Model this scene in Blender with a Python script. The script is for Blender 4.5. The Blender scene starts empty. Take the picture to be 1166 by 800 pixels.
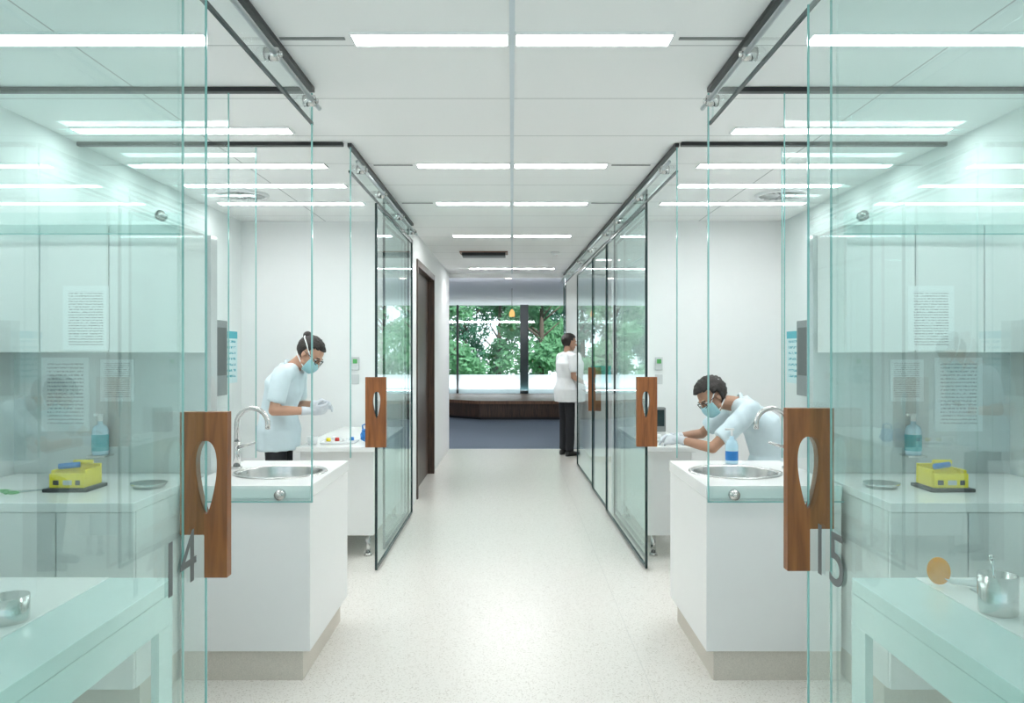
import bpy, bmesh, math, random
from mathutils import Vector, Matrix, noise
random.seed(7)
C = bpy.context.scene.collection
PI = math.pi
V = Vector
W = {}
# ---------------------------------------------------------------- materials
def nodes(m):
    m.use_nodes = True
    return m.node_tree.nodes, m.node_tree.links
def mat(name, col, rough=.5, metal=0, var=.04, scale=12, spec=.5, bump=0, trans=0):
    m = bpy.data.materials.new(name); N, L = nodes(m)
    b = N['Principled BSDF']
    b.inputs['Roughness'].default_value = rough; b.inputs['Metallic'].default_value = metal
    b.inputs['Specular IOR Level'].default_value = spec
    g = N.new('ShaderNodeNewGeometry')
    n = N.new('ShaderNodeTexNoise'); n.inputs['Scale'].default_value = scale; n.inputs['Detail'].default_value = 3
    L.new(g.outputs['Position'], n.inputs['Vector'])
    r = N.new('ShaderNodeMix'); r.data_type = 'RGBA'
    r.inputs[6].default_value = tuple(max(0, c*(1-var)) for c in col)+(1,)
    r.inputs[7].default_value = tuple(min(1, c*(1+var)) for c in col)+(1,)
    L.new(n.outputs['Fac'], r.inputs[0]); L.new(r.outputs[2], b.inputs['Base Color'])
    if bump:
        bp = N.new('ShaderNodeBump'); bp.inputs['Strength'].default_value = bump; bp.inputs['Distance'].default_value = .01
        L.new(n.outputs['Fac'], bp.inputs['Height']); L.new(bp.outputs['Normal'], b.inputs['Normal'])
    if trans:
        t = N.new('ShaderNodeBsdfTranslucent'); L.new(r.outputs[2], t.inputs[0]); mx = N.new('ShaderNodeMixShader'); mx.inputs[0].default_value = trans
        L.new(b.outputs[0], mx.inputs[1]); L.new(t.outputs[0], mx.inputs[2]); L.new(mx.outputs[0], N['Material Output'].inputs[0])
    return m
def math_node(N, L, op, a, b=None):
    n = N.new('ShaderNodeMath'); n.operation = op
    for i, v in enumerate((a, b)):
        if v is None: continue
        if isinstance(v, (int, float)): n.inputs[i].default_value = v
        else: L.new(v, n.inputs[i])
    return n.outputs[0]
def glass(name, tint, milk=.03, f0=.07):
    """thin architectural glass: tinted see-through, a little scattering transmission, fresnel reflection"""
    m = bpy.data.materials.new(name); N, L = nodes(m)
    d = N['Principled BSDF']; out = N['Material Output']
    d.inputs['Base Color'].default_value = (.70,.93,.90,1); d.inputs['Transmission Weight'].default_value = 1.0
    d.inputs['Roughness'].default_value = .35; d.inputs['IOR'].default_value = 1.45
    t = N.new('ShaderNodeBsdfTransparent'); t.inputs[0].default_value = tint+(1,)
    g = N.new('ShaderNodeBsdfGlossy'); g.inputs['Roughness'].default_value = 0.0; g.inputs[0].default_value = (.88,.98,.965,1)
    m1 = N.new('ShaderNodeMixShader'); m1.inputs[0].default_value = milk
    L.new(t.outputs[0], m1.inputs[1]); L.new(d.outputs[0], m1.inputs[2])
    lw = N.new('ShaderNodeLayerWeight'); lw.inputs[0].default_value = .5
    p = math_node(N, L, 'POWER', lw.outputs['Facing'], 5.0)
    q = math_node(N, L, 'MULTIPLY', p, .9); f = math_node(N, L, 'ADD', q, f0)
    m2 = N.new('ShaderNodeMixShader'); L.new(f, m2.inputs[0]); L.new(m1.outputs[0], m2.inputs[1]); L.new(g.outputs[0], m2.inputs[2])
    L.new(m2.outputs[0], out.inputs[0])
    return m
def emit(name, col, s):
    m = bpy.data.materials.new(name); N, L = nodes(m)
    N.remove(N['Principled BSDF']); e = N.new('ShaderNodeEmission')
    e.inputs[0].default_value = col+(1,); e.inputs[1].default_value = s
    L.new(e.outputs[0], N['Material Output'].inputs[0]); return m
def wood(name, c1, c2, scale=3, rough=.4):
    m = bpy.data.materials.new(name); N, L = nodes(m); b = N['Principled BSDF']
    g = N.new('ShaderNodeNewGeometry'); mp = N.new('ShaderNodeMapping'); mp.inputs['Scale'].default_value = (14, 14, 1.2)
    L.new(g.outputs['Position'], mp.inputs[0])
    n = N.new('ShaderNodeTexNoise'); n.inputs['Scale'].default_value = scale; n.inputs['Detail'].default_value = 6; n.inputs['Distortion'].default_value = .6
    L.new(mp.outputs[0], n.inputs['Vector'])
    r = N.new('ShaderNodeValToRGB'); r.color_ramp.elements[0].position = .35; r.color_ramp.elements[1].position = .65
    r.color_ramp.elements[0].color = c1+(1,); r.color_ramp.elements[1].color = c2+(1,)
    L.new(n.outputs['Fac'], r.inputs[0]); L.new(r.outputs[0], b.inputs['Base Color']); b.inputs['Roughness'].default_value = rough
    return m
def terrazzo():
    m = bpy.data.materials.new('terrazzo'); N, L = nodes(m); b = N['Principled BSDF']
    g = N.new('ShaderNodeNewGeometry')
    v = N.new('ShaderNodeTexVoronoi'); v.inputs['Scale'].default_value = 190; L.new(g.outputs['Position'], v.inputs['Vector'])
    sp = N.new('ShaderNodeSeparateColor'); L.new(v.outputs['Color'], sp.inputs[0])
    r = N.new('ShaderNodeValToRGB'); cr = r.color_ramp; cr.interpolation = 'CONSTANT'
    cr.elements[0].color = (.63,.585,.53,1); cr.elements[1].position = .08; cr.elements[1].color = (.82,.785,.735,1)
    e = cr.elements.new(.6); e.color = (.80,.765,.715,1)
    e = cr.elements.new(.86); e.color = (.745,.705,.65,1)
    L.new(sp.outputs[0], r.inputs[0])
    s = N.new('ShaderNodeSeparateXYZ'); L.new(g.outputs['Position'], s.inputs[0])
    fx = math_node(N, L, 'LESS_THAN', math_node(N, L, 'ABSOLUTE', math_node(N, L, 'SUBTRACT', s.outputs[0], .62)), .002)
    mx = N.new('ShaderNodeMix'); mx.data_type = 'RGBA'; L.new(fx, mx.inputs[0]); L.new(r.outputs[0], mx.inputs[6]); mx.inputs[7].default_value = (.70,.67,.63,1)
    L.new(mx.outputs[2], b.inputs['Base Color'])
    b.inputs['Roughness'].default_value = .24; b.inputs['Specular IOR Level'].default_value = .42
    return m
def ceiling_mat():
    m = bpy.data.materials.new('ceiling_tiles'); N, L = nodes(m); b = N['Principled BSDF']
    g = N.new('ShaderNodeNewGeometry'); s = N.new('ShaderNodeSeparateXYZ'); L.new(g.outputs['Position'], s.inputs[0])
    f = math_node(N, L, 'FRACT', math_node(N, L, 'DIVIDE', math_node(N, L, 'SUBTRACT', s.outputs[1], 3.10-6.5), .65))
    ly = math_node(N, L, 'LESS_THAN', f, .011)
    ax = math_node(N, L, 'ABSOLUTE', s.outputs[0])
    lx = math_node(N, L, 'LESS_THAN', math_node(N, L, 'ABSOLUTE', math_node(N, L, 'SUBTRACT', ax, 1.72)), .004)
    mm = math_node(N, L, 'MAXIMUM', ly, lx)
    mx = N.new('ShaderNodeMix'); mx.data_type = 'RGBA'; L.new(mm, mx.inputs[0])
    mx.inputs[6].default_value = (.90,.90,.895,1); mx.inputs[7].default_value = (.45,.46,.46,1)
    L.new(mx.outputs[2], b.inputs['Base Color']); b.inputs['Roughness'].default_value = .8
    return m
def paper_mat(name, bg, ink, lines=16, header=None, axis=0):
    m = bpy.data.materials.new(name); N, L = nodes(m); b = N['Principled BSDF']
    tc = N.new('ShaderNodeTexCoord'); s = N.new('ShaderNodeSeparateXYZ'); L.new(tc.outputs['Generated'], s.inputs[0])
    z = s.outputs[2]; h = s.outputs[axis]
    f = math_node(N, L, 'FRACT', math_node(N, L, 'MULTIPLY', z, float(lines)))
    ln = math_node(N, L, 'LESS_THAN', f, .40)
    n = N.new('ShaderNodeTexNoise'); n.inputs['Scale'].default_value = lines*2.2; n.inputs['Detail'].default_value = 1
    L.new(tc.outputs['Generated'], n.inputs['Vector'])
    ln = math_node(N, L, 'MULTIPLY', ln, math_node(N, L, 'GREATER_THAN', n.outputs['Fac'], .47))
    ln = math_node(N, L, 'MULTIPLY', ln, math_node(N, L, 'LESS_THAN', math_node(N, L, 'ABSOLUTE', math_node(N, L, 'SUBTRACT', h, .5)), .38))
    ln = math_node(N, L, 'MULTIPLY', ln, math_node(N, L, 'LESS_THAN', math_node(N, L, 'ABSOLUTE', math_node(N, L, 'SUBTRACT', z, .5)), .42))
    mx = N.new('ShaderNodeMix'); mx.data_type = 'RGBA'; L.new(ln, mx.inputs[0]); mx.inputs[6].default_value = bg+(1,); mx.inputs[7].default_value = ink+(1,)
    o = mx.outputs[2]
    if header:
        hd = math_node(N, L, 'GREATER_THAN', z, .86)
        m2 = N.new('ShaderNodeMix'); m2.data_type = 'RGBA'; L.new(hd, m2.inputs[0]); L.new(o, m2.inputs[6]); m2.inputs[7].default_value = header+(1,)
        o = m2.outputs[2]
    L.new(o, b.inputs['Base Color']); b.inputs['Roughness'].default_value = .7
    return m
M = dict(
 wall=mat('white_paint', (.86,.865,.86), .7, var=.01), lobbywall=mat('lobby_paint', (.74,.77,.82), .7, var=.02), splash=mat('glossy_grey_splashback', (.62,.655,.655), .08, var=.02, spec=.9),
 ceil=ceiling_mat(), floor=terrazzo(), carpet=mat('blue_grey_carpet', (.19,.225,.27), .95, var=.25, scale=60, bump=.4, spec=.1),
 cab=mat('white_laminate', (.85,.85,.84), .35, var=.01), top=mat('white_solid_surface', (.89,.89,.88), .25, var=.01),
 plinth=mat('speckled_plinth', (.66,.61,.54), .5, var=.22, scale=240),
 black=mat('black_channel', (.012,.013,.014), .4), frame=mat('dark_glass_frame', (.012,.03,.032), .25), strip=mat('pale_ceiling_strip', (.66,.72,.76), .4),
 edge=mat('green_glass_edge', (.24,.50,.48), .12, spec=.8), steel=mat('brushed_steel', (.62,.62,.61), .22, metal=1, var=.06, scale=40),
 alum=mat('anodised_track', (.50,.54,.56), .3, metal=1), grey=mat('grey_plastic', (.20,.21,.21), .45), lgrey=mat('light_grey_plastic', (.6,.62,.62), .5),
 number=mat('grey_vinyl', (.16,.17,.17), .6), teal=mat('pale_teal_lacquer', (.66,.81,.79), .15),
 g0=glass('near_green_glass', (.862,.958,.945), .018, .085), g1=glass('clear_green_glass', (.87,.962,.950), .018, .075), g2=glass('clear_glass', (.955,.987,.982), .008, .055), g3=glass('window_glass', (.95,.98,.98), .002, .04),
 wood=wood('oiled_timber', (.20,.062,.014), (.34,.115,.028)), dwood=wood('dark_timber', (.035,.018,.011), (.075,.038,.022)), bench=wood('lobby_timber', (.13,.06,.032), (.22,.105,.055)),
 light=emit('tube_light', (.97,1,1), 17), lightc=emit('tube_light_cubicle', (.97,1,1), 13), lightf=emit('tube_light_far', (.97,1,1), 34), down=emit('warm_light', (1,.85,.7), 30), lamp=emit('amber_lamp', (1,.50,.18), .9),
 skin=mat('skin', (.56,.32,.22), .5, var=.06), skin2=mat('skin_tan', (.45,.25,.165), .5, var=.06),
 tunic=mat('white_tunic', (.64,.76,.81), .8, var=.04, scale=20, bump=.2), coat=mat('white_coat', (.84,.86,.87), .8, var=.03, scale=20, bump=.2), trousers=mat('dark_trousers', (.012,.013,.017), .8, var=.2),
 hair=mat('dark_hair', (.018,.012,.01), .5, var=.4, scale=120, bump=.5), mask=mat('mask_fabric', (.34,.60,.65), .8), strap=mat('white_strap', (.85,.88,.88), .7),
 glove=mat('glove', (.66,.69,.74), .5), eye=mat('eye_white', (.8,.8,.78), .2), iris=mat('iris', (.03,.02,.015), .2), shoe=mat('black_shoe', (.010,.010,.011), .35),
 yellow=mat('yellow_plastic', (.90,.72,.005), .4), blue=mat('blue_plastic', (.03,.22,.60), .4), orange=mat('orange_acrylic', (1.0,.36,.01), .25, var=.01), red=mat('red_plastic', (.65,.05,.04), .4),
 green=mat('green_handle', (.10,.42,.12), .4), bluelabel=mat('teal_label', (.05,.42,.48), .5), gel=mat('pale_blue_gel', (.55,.78,.90), .15), white=mat('white_plastic', (.85,.86,.86), .35),
 leaf=mat('leaf_mid', (.09,.27,.12), .6, var=.6, scale=2.5, trans=.35), leaf2=mat('leaf_light', (.17,.40,.20), .6, var=.5, scale=2.5, trans=.35), leaf3=mat('leaf_dark', (.045,.17,.10), .6, var=.5, scale=3, trans=.3),
 bark=mat('bark', (.10,.075,.055), .9, var=.4, scale=20), lawn=mat('lawn', (.12,.28,.10), .9, var=.4, scale=8), frost=mat('white_frosted_panel', (.92,.96,.98), .4, trans=.7),
 paper=paper_mat('printed_notice', (.93,.94,.94), (.30,.31,.32), 24), paper2=paper_mat('printed_sheet', (.80,.83,.84), (.38,.40,.42), 20),
 poster=paper_mat('teal_poster_paper', (.70,.86,.88), (.08,.42,.50), 9, (.05,.45,.55), axis=1), blueprint=paper_mat('blue_strip', (.06,.18,.36), (.7,.8,.9), 2))
# ---------------------------------------------------------------- mesh helpers
def NB(): return bmesh.new()
def box(bm, x0, x1, y0, y1, z0, z1):
    x0, x1 = min(x0,x1), max(x0,x1); y0, y1 = min(y0,y1), max(y0,y1); z0, z1 = min(z0,z1), max(z0,z1)
    v = [bm.verts.new(p) for p in ((x0,y0,z0),(x1,y0,z0),(x1,y1,z0),(x0,y1,z0),(x0,y0,z1),(x1,y0,z1),(x1,y1,z1),(x0,y1,z1))]
    for f in ((3,2,1,0),(4,5,6,7),(0,1,5,4),(1,2,6,5),(2,3,7,6),(3,0,4,7)): bm.faces.new([v[i] for i in f])
    return bm
def openbox(bm, x0, x1, y0, y1, z0, z1):
    x0, x1 = min(x0,x1), max(x0,x1)
    v = [bm.verts.new(p) for p in ((x0,y0,z0),(x1,y0,z0),(x1,y1,z0),(x0,y1,z0),(x0,y0,z1),(x1,y0,z1),(x1,y1,z1),(x0,y1,z1))]
    for f in ((3,2,1,0),(0,1,5,4),(1,2,6,5),(2,3,7,6),(3,0,4,7)): bm.faces.new([v[i] for i in f])
    return bm
def slab(bm, p0, p1, t, z0, z1):
    a = V((p0[0],p0[1],0)); b = V((p1[0],p1[1],0)); d = (b-a).normalized(); n = V((-d.y,d.x,0))*t/2
    c = [a-n, b-n, b+n, a+n]
    v = [bm.verts.new((q.x,q.y,z)) for z in (z0,z1) for q in c]
    for f in ((3,2,1,0),(4,5,6,7),(0,1,5,4),(1,2,6,5),(2,3,7,6),(3,0,4,7)): bm.faces.new([v[i] for i in f])
    return bm
def quad(bm, p0, p1, z0, z1):
    v = [bm.verts.new(q) for q in ((p0[0],p0[1],z0),(p1[0],p1[1],z0),(p1[0],p1[1],z1),(p0[0],p0[1],z1))]
    bm.faces.new(v); return bm
def cyl(bm, p1, p2, r1, r2=None, seg=20):
    r2 = r1 if r2 is None else r2
    p1, p2 = V(p1), V(p2); d = p2-p1
    q = d.to_track_quat('Z','Y').to_matrix().to_4x4()
    bmesh.ops.create_cone(bm, cap_ends=True, segments=seg, radius1=r1, radius2=r2, depth=d.length, matrix=Matrix.Translation((p1+p2)/2) @ q)
    return bm
def sph(bm, c, r, rot=None, seg=16):
    if not hasattr(r, '__len__'): r = (r,r,r)
    m = Matrix.Translation(V(c)) @ (rot.to_4x4() if rot else Matrix.Identity(4)) @ Matrix.Diagonal((*r,1))
    bmesh.ops.create_uvsphere(bm, u_segments=seg, v_segments=max(8,seg*2//3), radius=1, matrix=m)
    return bm
def cap(bm, p1, r1, p2, r2, seg=14):
    sph(bm, p1, r1, seg=seg); sph(bm, p2, r2, seg=seg); cyl(bm, p1, p2, r1, r2, seg)
    return bm
def tube(bm, pts, r, seg=10):
    pts = [V(p) for p in pts]; rings = []
    ref = V((0.123,0.97,0.2)).normalized()
    for i, p in enumerate(pts):
        t = (pts[min(i+1,len(pts)-1)]-pts[max(i-1,0)]).normalized()
        if abs(t.dot(ref)) > .95: ref = V((1,0.1,0)).normalized()
        a = (ref-t*t.dot(ref)).normalized(); b = t.cross(a)
        rr = r[i] if hasattr(r,'__len__') else r
        rings.append([bm.verts.new(p+a*math.cos(2*PI*k/seg)*rr+b*math.sin(2*PI*k/seg)*rr) for k in range(seg)])
    for A, B in zip(rings, rings[1:]):
        for k in range(seg): bm.faces.new((A[k],A[(k+1)%seg],B[(k+1)%seg],B[k]))
    bm.faces.new(rings[0][::-1]); bm.faces.new(rings[-1]); return bm
def lathe(bm, c, prof, seg=32):
    rings = [[bm.verts.new((c[0]+r*math.cos(2*PI*k/seg), c[1]+r*math.sin(2*PI*k/seg), c[2]+z)) for k in range(seg)] for r, z in prof]
    for A, B in zip(rings, rings[1:]):
        for k in range(seg): bm.faces.new((A[k],A[(k+1)%seg],B[(k+1)%seg],B[k]))
    return bm
def holed(bm, poly, hole, hc, org, eu, ev, en, t, n=48, taper=0):
    """polygon outline (star-shaped about hc) with an oval hole, extruded t along en"""
    cu, cv = hc
    angs = [(2*PI*(k+.5)/n, None) for k in range(n)]
    va = [(math.atan2(p[1]-cv, p[0]-cu) % (2*PI), p) for p in poly]
    angs = [a for a in angs if all(min(abs(a[0]-b[0]), 2*PI-abs(a[0]-b[0])) > .03 for b in va)]+va
    angs.sort(key=lambda a: a[0]); n = len(angs)
    fo, fi = [], []
    for a, p in angs:
        c, s = math.cos(a), math.sin(a)
        fi.append((cu+hole[0]*c*(1+taper*s), cv+hole[1]*s))
        if p is None:
            q = 1e9
            for (x1,y1), (x2,y2) in zip(poly, poly[1:]+poly[:1]):
                ex, ey = x2-x1, y2-y1; den = c*ey-s*ex
                if abs(den) < 1e-9: continue
                tt = ((x1-cu)*ey-(y1-cv)*ex)/den; uu = ((x1-cu)*s-(y1-cv)*c)/den
                if tt > 1e-6 and -1e-6 <= uu <= 1+1e-6: q = min(q, tt)
            p = (cu+q*c, cv+q*s)
        fo.append(p)
    def mk(l, w): return [bm.verts.new(V(org)+V(eu)*p[0]+V(ev)*p[1]+V(en)*w) for p in l]
    fo, bo, fi, bi = mk(fo,0), mk(fo,t), mk(fi,0), mk(fi,t)
    for k in range(n):
        j = (k+1)%n
        bm.faces.new((fo[k],fo[j],fi[j],fi[k])); bm.faces.new((bo[j],bo[k],bi[k],bi[j]))
        bm.faces.new((fo[j],fo[k],bo[k],bo[j])); bm.faces.new((fi[k],fi[j],bi[j],bi[k]))
    return bm
def loft(bm, secs, n=24):
    rings = []
    for c, a, b in secs:
        rings.append([bm.verts.new(V(c)+V(a)*math.cos(2*PI*k/n)+V(b)*math.sin(2*PI*k/n)) for k in range(n)])
    for A, B in zip(rings, rings[1:]):
        for k in range(n): bm.faces.new((A[k],A[(k+1)%n],B[(k+1)%n],B[k]))
    bm.faces.new(rings[0][::-1]); bm.faces.new(rings[-1]); return bm
def obj(name, bm, m, parent=None, smooth=False, bevel=0, fix=True):
    if fix and len(bm.faces): bmesh.ops.recalc_face_normals(bm, faces=bm.faces)
    xs = [v.co for v in bm.verts]
    lo = V([min(c[i] for c in xs) for i in range(3)]); hi = V([max(c[i] for c in xs) for i in range(3)])
    o_ = V(((lo.x+hi.x)/2, (lo.y+hi.y)/2, lo.z))
    bmesh.ops.translate(bm, vec=-o_, verts=bm.verts)
    me = bpy.data.meshes.new(name); bm.to_mesh(me); bm.free(); me.materials.append(m)
    if smooth:
        for p in me.polygons: p.use_smooth = True
    o = bpy.data.objects.new(name, me); C.objects.link(o)
    W[o] = o_
    if parent: o.parent = parent; o.location = o_-W[parent]
    else: o.location = o_
    if bevel:
        b = o.modifiers.new('bevel','BEVEL'); b.width = bevel; b.segments = 2; b.limit_method = 'ANGLE'
    return o
def tag(o, label, cat, group=None, kind=None):
    if label: o['label'] = label
    if cat: o['category'] = cat
    if group: o['group'] = group
    if kind: o['kind'] = kind
    return o
def thing(name, label, cat, loc, group=None, kind=None):
    o = bpy.data.objects.new(name, None); o.empty_display_size = .05; C.objects.link(o); o.location = loc; W[o] = V(loc)
    return tag(o, label, cat, group, kind)
def struct(name, bm, m, parent=None, label=None):
    o = obj(name, bm, m, parent)
    if not parent: o['kind'] = 'structure'
    if label: o['label'] = label
    return o
def dup(root, loc, label=None):
    r = root.copy(); C.objects.link(r); r.location = loc; W[r] = V(loc)
    if label: r['label'] = label
    for ch in list(root.children):
        c = ch.copy(); C.objects.link(c); c.parent = r
        for g in ch.children:
            d = g.copy(); C.objects.link(d); d.parent = c
    return r
SN = {-1:'left', 1:'right'}
# ---------------------------------------------------------------- the setting
CH = 2.70
struct('floor', box(NB(), -4, 4, -1.5, 12.2, -.1, 0), M['floor'], label='off-white speckled terrazzo floor of the corridor')
struct('floor', box(NB(), -4, 4, 12.2, 21, -.1, 0), M['carpet'], label='blue-grey carpet of the lobby')
struct('ceiling', box(NB(), -4, 4, -1.5, 12.25, CH, CH+.1), M['ceil'], label='white tiled ceiling')
struct('ceiling', box(NB(), -4, 4, 12.25, 20.7, CH, CH+.1), M['lobbywall'], label='plain pale grey ceiling of the lobby')
struct('trim_1', box(NB(), -.010, .010, -1.5, 12.2, CH-.006, CH), M['strip'], label='slim pale strip along the ceiling centre')
struct('wall_left', box(NB(), -2.6, -2.5, -1.5, 7.42, 0, CH), M['wall'])
struct('wall_right', box(NB(), 2.5, 2.6, -1.5, 12.3, 0, CH), M['wall'])
struct('wall_back_left', box(NB(), -2.5, -.985, 7.30, 7.42, 0, CH), M['wall'])
struct('wall_back_right', box(NB(), .925, 2.5, 7.28, 7.38, 0, CH), M['wall'])
bm = NB(); box(bm, -1.09, -.97, 7.42, 8.02, 0, CH); box(bm, -1.09, -.97, 9.78, 12.2, 0, CH); box(bm, -1.09, -.97, 8.02, 9.78, 2.44, CH)
struct('wall_corridor_left', bm, M['wall'])
struct('wall_lobby_left', box(NB(), -4, -1.09, 12.1, 12.2, 0, CH), M['wall'])
struct('wall_lobby_right', box(NB(), .83, 4, 12.3, 12.4, 0, CH), M['wall'])
struct('wall_far_left', box(NB(), -4.1, -4, 12.1, 20.6, 0, CH), M['lobbywall'])
struct('wall_far_right', box(NB(), 4, 4.1, 12.3, 20.6, 0, CH), M['lobbywall'])
struct('trim_2', box(NB(), -.97, .83, 12.2, 12.32, CH-.06, CH), M['wall'], label='shallow bulkhead where the corridor meets the lobby')
d = thing('door_1', 'dark timber-framed double door in the left corridor wall', None, (-1.03, 8.9, 0), kind='structure')
bm = NB(); box(bm, -1.09, -.955, 8.02, 8.09, 0, 2.44); box(bm, -1.09, -.955, 9.71, 9.78, 0, 2.44); box(bm, -1.09, -.955, 8.09, 9.71, 2.37, 2.44)
obj('frame', bm, M['dwood'], d)
obj('leaf', box(NB(), -1.07, -1.03, 8.09, 8.898, .01, 2.37), M['dwood'], d); obj('leaf', box(NB(), -1.07, -1.03, 8.902, 9.71, .01, 2.37), M['dwood'], d)
w = thing('window_1', 'full-width lobby window with dark posts and white lower panel', None, (0,20.5,0), kind='structure')
bm = NB(); quad(bm, (-4,20.5), (4,20.5), .9, CH); obj('pane', bm, M['g3'], w)
obj('lower_panel', box(NB(), -4, 4, 20.495, 20.505, .42, .90), M['frost'], w)
for x in (-3.2,-1.41,2.1,3.3): obj('mullion', box(NB(), x-.025, x+.025, 20.42, 20.58, .42, CH), M['black'], w)
obj('post', box(NB(), .21, .42, 20.3, 20.48, .42, CH), M['frame'], w)
obj('sill', box(NB(), -4, 4, 20.44, 20.62, 0, .42), M['wall'], w)
# ---------------------------------------------------------------- glass headers, tracks, partitions, doors
def disc(bm, c, axis, r, t):
    a = V(axis).normalized()*t; cyl(bm, V(c), V(c)+a, r, r*.92, 24); cyl(bm, V(c)+a, V(c)+a*1.25, r*.45, r*.4, 16); return bm
def header(p0, p1, label, s, rollers, z0=2.53):
    mid = ((p0[0]+p1[0])/2, (p0[1]+p1[1])/2, z0)
    t = thing('glass_header', label, 'door header', mid, 'glass headers above the sliding doors')
    obj('ceiling_channel', slab(NB(), p0, p1, .024, CH-.022, CH-.001), M['black'], t)
    obj('header_pane', quad(NB(), p0, p1, z0+.012, CH-.022), M['g2'], t)
    obj('edge', slab(NB(), p0, p1, .012, z0, z0+.012), M['frame'], t)
    dr = (V((p1[0],p1[1],0))-V((p0[0],p0[1],0))).normalized(); off = V((-s*.045,0,0))
    a = V((p0[0],p0[1],z0+.06))+off; b = V((p1[0],p1[1],z0+.06))+off-dr*.05
    obj('track_rail', cyl(NB(), a, b, .010), M['alum'], t, True)
    for y in rollers:
        k = (y-p0[1])/(p1[1]-p0[1]); x = p0[0]+(p1[0]-p0[0])*k
        bm = NB(); disc(bm, (x-s*.004,y,z0+.06), (-s,0,0), .026, .05); obj('roller', bm, M['steel'], t, True)
    return t
header((-.91,-1.4),(-.91,3.60), 'nearest glass door header with steel track on the left', -1, (.8,1.7,2.3,2.9,3.44))
header((.90,-1.4),(.90,3.60), 'nearest glass door header with steel track on the right', 1, (.8,1.7,2.3,2.9,3.44))
header((-.935,4.55),(-.935,7.42), 'glass door header over the cubicle of the standing masked worker', -1, (4.75,5.5,6.4,7.2))
header((.95,4.55),(.80,12.25), 'long glass door header over the seated worker and beyond', 1, (4.75,5.6,6.6,7.3,8.5,9.6,11))
def ceiling_bar(x0, x1, y, label):
    o = obj('ceiling_channel', box(NB(), x0, x1, y-.018, y+.018, CH-.022, CH-.001), M['black']); tag(o, label, 'channel', 'black ceiling channels')
def partition(s, xa, xp, y, zlow, label, front):
    """cross partition: large outer sheet from xp to the side wall, slim glass fin at the corridor end xa"""
    xo = s*2.49; xs = s*1.505
    t = thing('glass_partition', label, 'glass partition', (s*1.3, y, zlow), 'cross partitions of clear glass')
    bm = NB()
    if front:
        quad(bm, (xp,y),(xs,y),.89,CH-.03); quad(bm,(xs,y),(xo,y),2.03,CH-.03)
    else: quad(bm, (xp,y),(xo,y),zlow,CH-.03)
    obj('pane', bm, M['g2'], t, fix=False)
    bm = NB(); box(bm, xa-s*.001, xa+s*.005, y-.005, y+.005, zlow, CH-.03); obj('edge', bm, M['edge'], t)
    bm = NB(); box(bm, xp-s*.002, xp+s*.002, y-.004, y+.004, max(zlow,.89), CH-.03); obj('edge', bm, M['edge'], t)
    if front:
        bm = NB(); box(bm, xa, xs, y-.005, y+.005, zlow, zlow+.005); box(bm, xs, xo, y-.005, y+.005, 2.03, 2.035); obj('edge', bm, M['edge'], t)
        bm = NB(); quad(bm, (xa,y+.002),(xs,y+.002),zlow+.005,.889); quad(bm, (xs,y+.002),(xo,y+.002),2.036,2.13); obj('fixing_band', bm, M['g1'], t, fix=False)
        for x, z in ((-1.052 if s<0 else 1.008,.85),(s*1.59,2.115)):
            bm = NB(); disc(bm, (x,y+.012,z), (0,-1,0), .025, .028); obj('standoff', bm, M['steel'], t, True)
    return t
partition(-1, -.905, -1.285, 3.585, .816, 'stepped glass partition in front of the left basin cabinet', True)
partition(1, .888, 1.235, 3.585, .816, 'stepped glass partition in front of the right basin cabinet', True)
partition(-1, -.925, -1.47, 4.54, .89, 'clear glass partition behind the left basin cabinet', False)
partition(1, .945, 1.55, 4.54, .89, 'clear glass partition behind the right basin cabinet', False)
for s in (-1,1):
    ceiling_bar(s*.94, s*2.49, 3.60, 'black ceiling channel over the glass in front of the %s basin' % SN[s])
    ceiling_bar(s*.97, s*2.49, 4.54, 'black ceiling channel over the glass behind the %s basin' % SN[s])
def handle_bm(x, y, zc, s, near=True, t=.036):
    o = -s; zb = -.115 if near else -.238
    poly = [(-.070*o,.238),(.066*o,.238),(.066*o,-.238),(0,-.238),(0,zb),(-.070*o,zb)] if near else [(-.070,.238),(.070,.238),(.070,-.238),(-.070,-.238)]
    bm = NB(); holed(bm, poly, (.028,.105) if near else (.024,.090), (.006*o,.05), (x,y,zc), (1,0,0), (0,0,1), (0,1,0), t, 56, .45); return bm
def text_mesh(body, size, mtx, m, parent, name='number'):
    cu = bpy.data.curves.new('t','FONT'); cu.body = body; cu.size = size; cu.extrude = .0008; cu.align_x = 'CENTER'; cu.align_y = 'CENTER'
    tmp = bpy.data.objects.new('t', cu); C.objects.link(tmp); bpy.context.view_layer.update()
    me = bpy.data.meshes.new_from_object(tmp.evaluated_get(bpy.context.evaluated_depsgraph_get()))
    bpy.data.objects.remove(tmp); me.transform(mtx)
    bm = NB(); bm.from_mesh(me); return obj(name, bm, m, parent, fix=False)
dn = [1]
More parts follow.
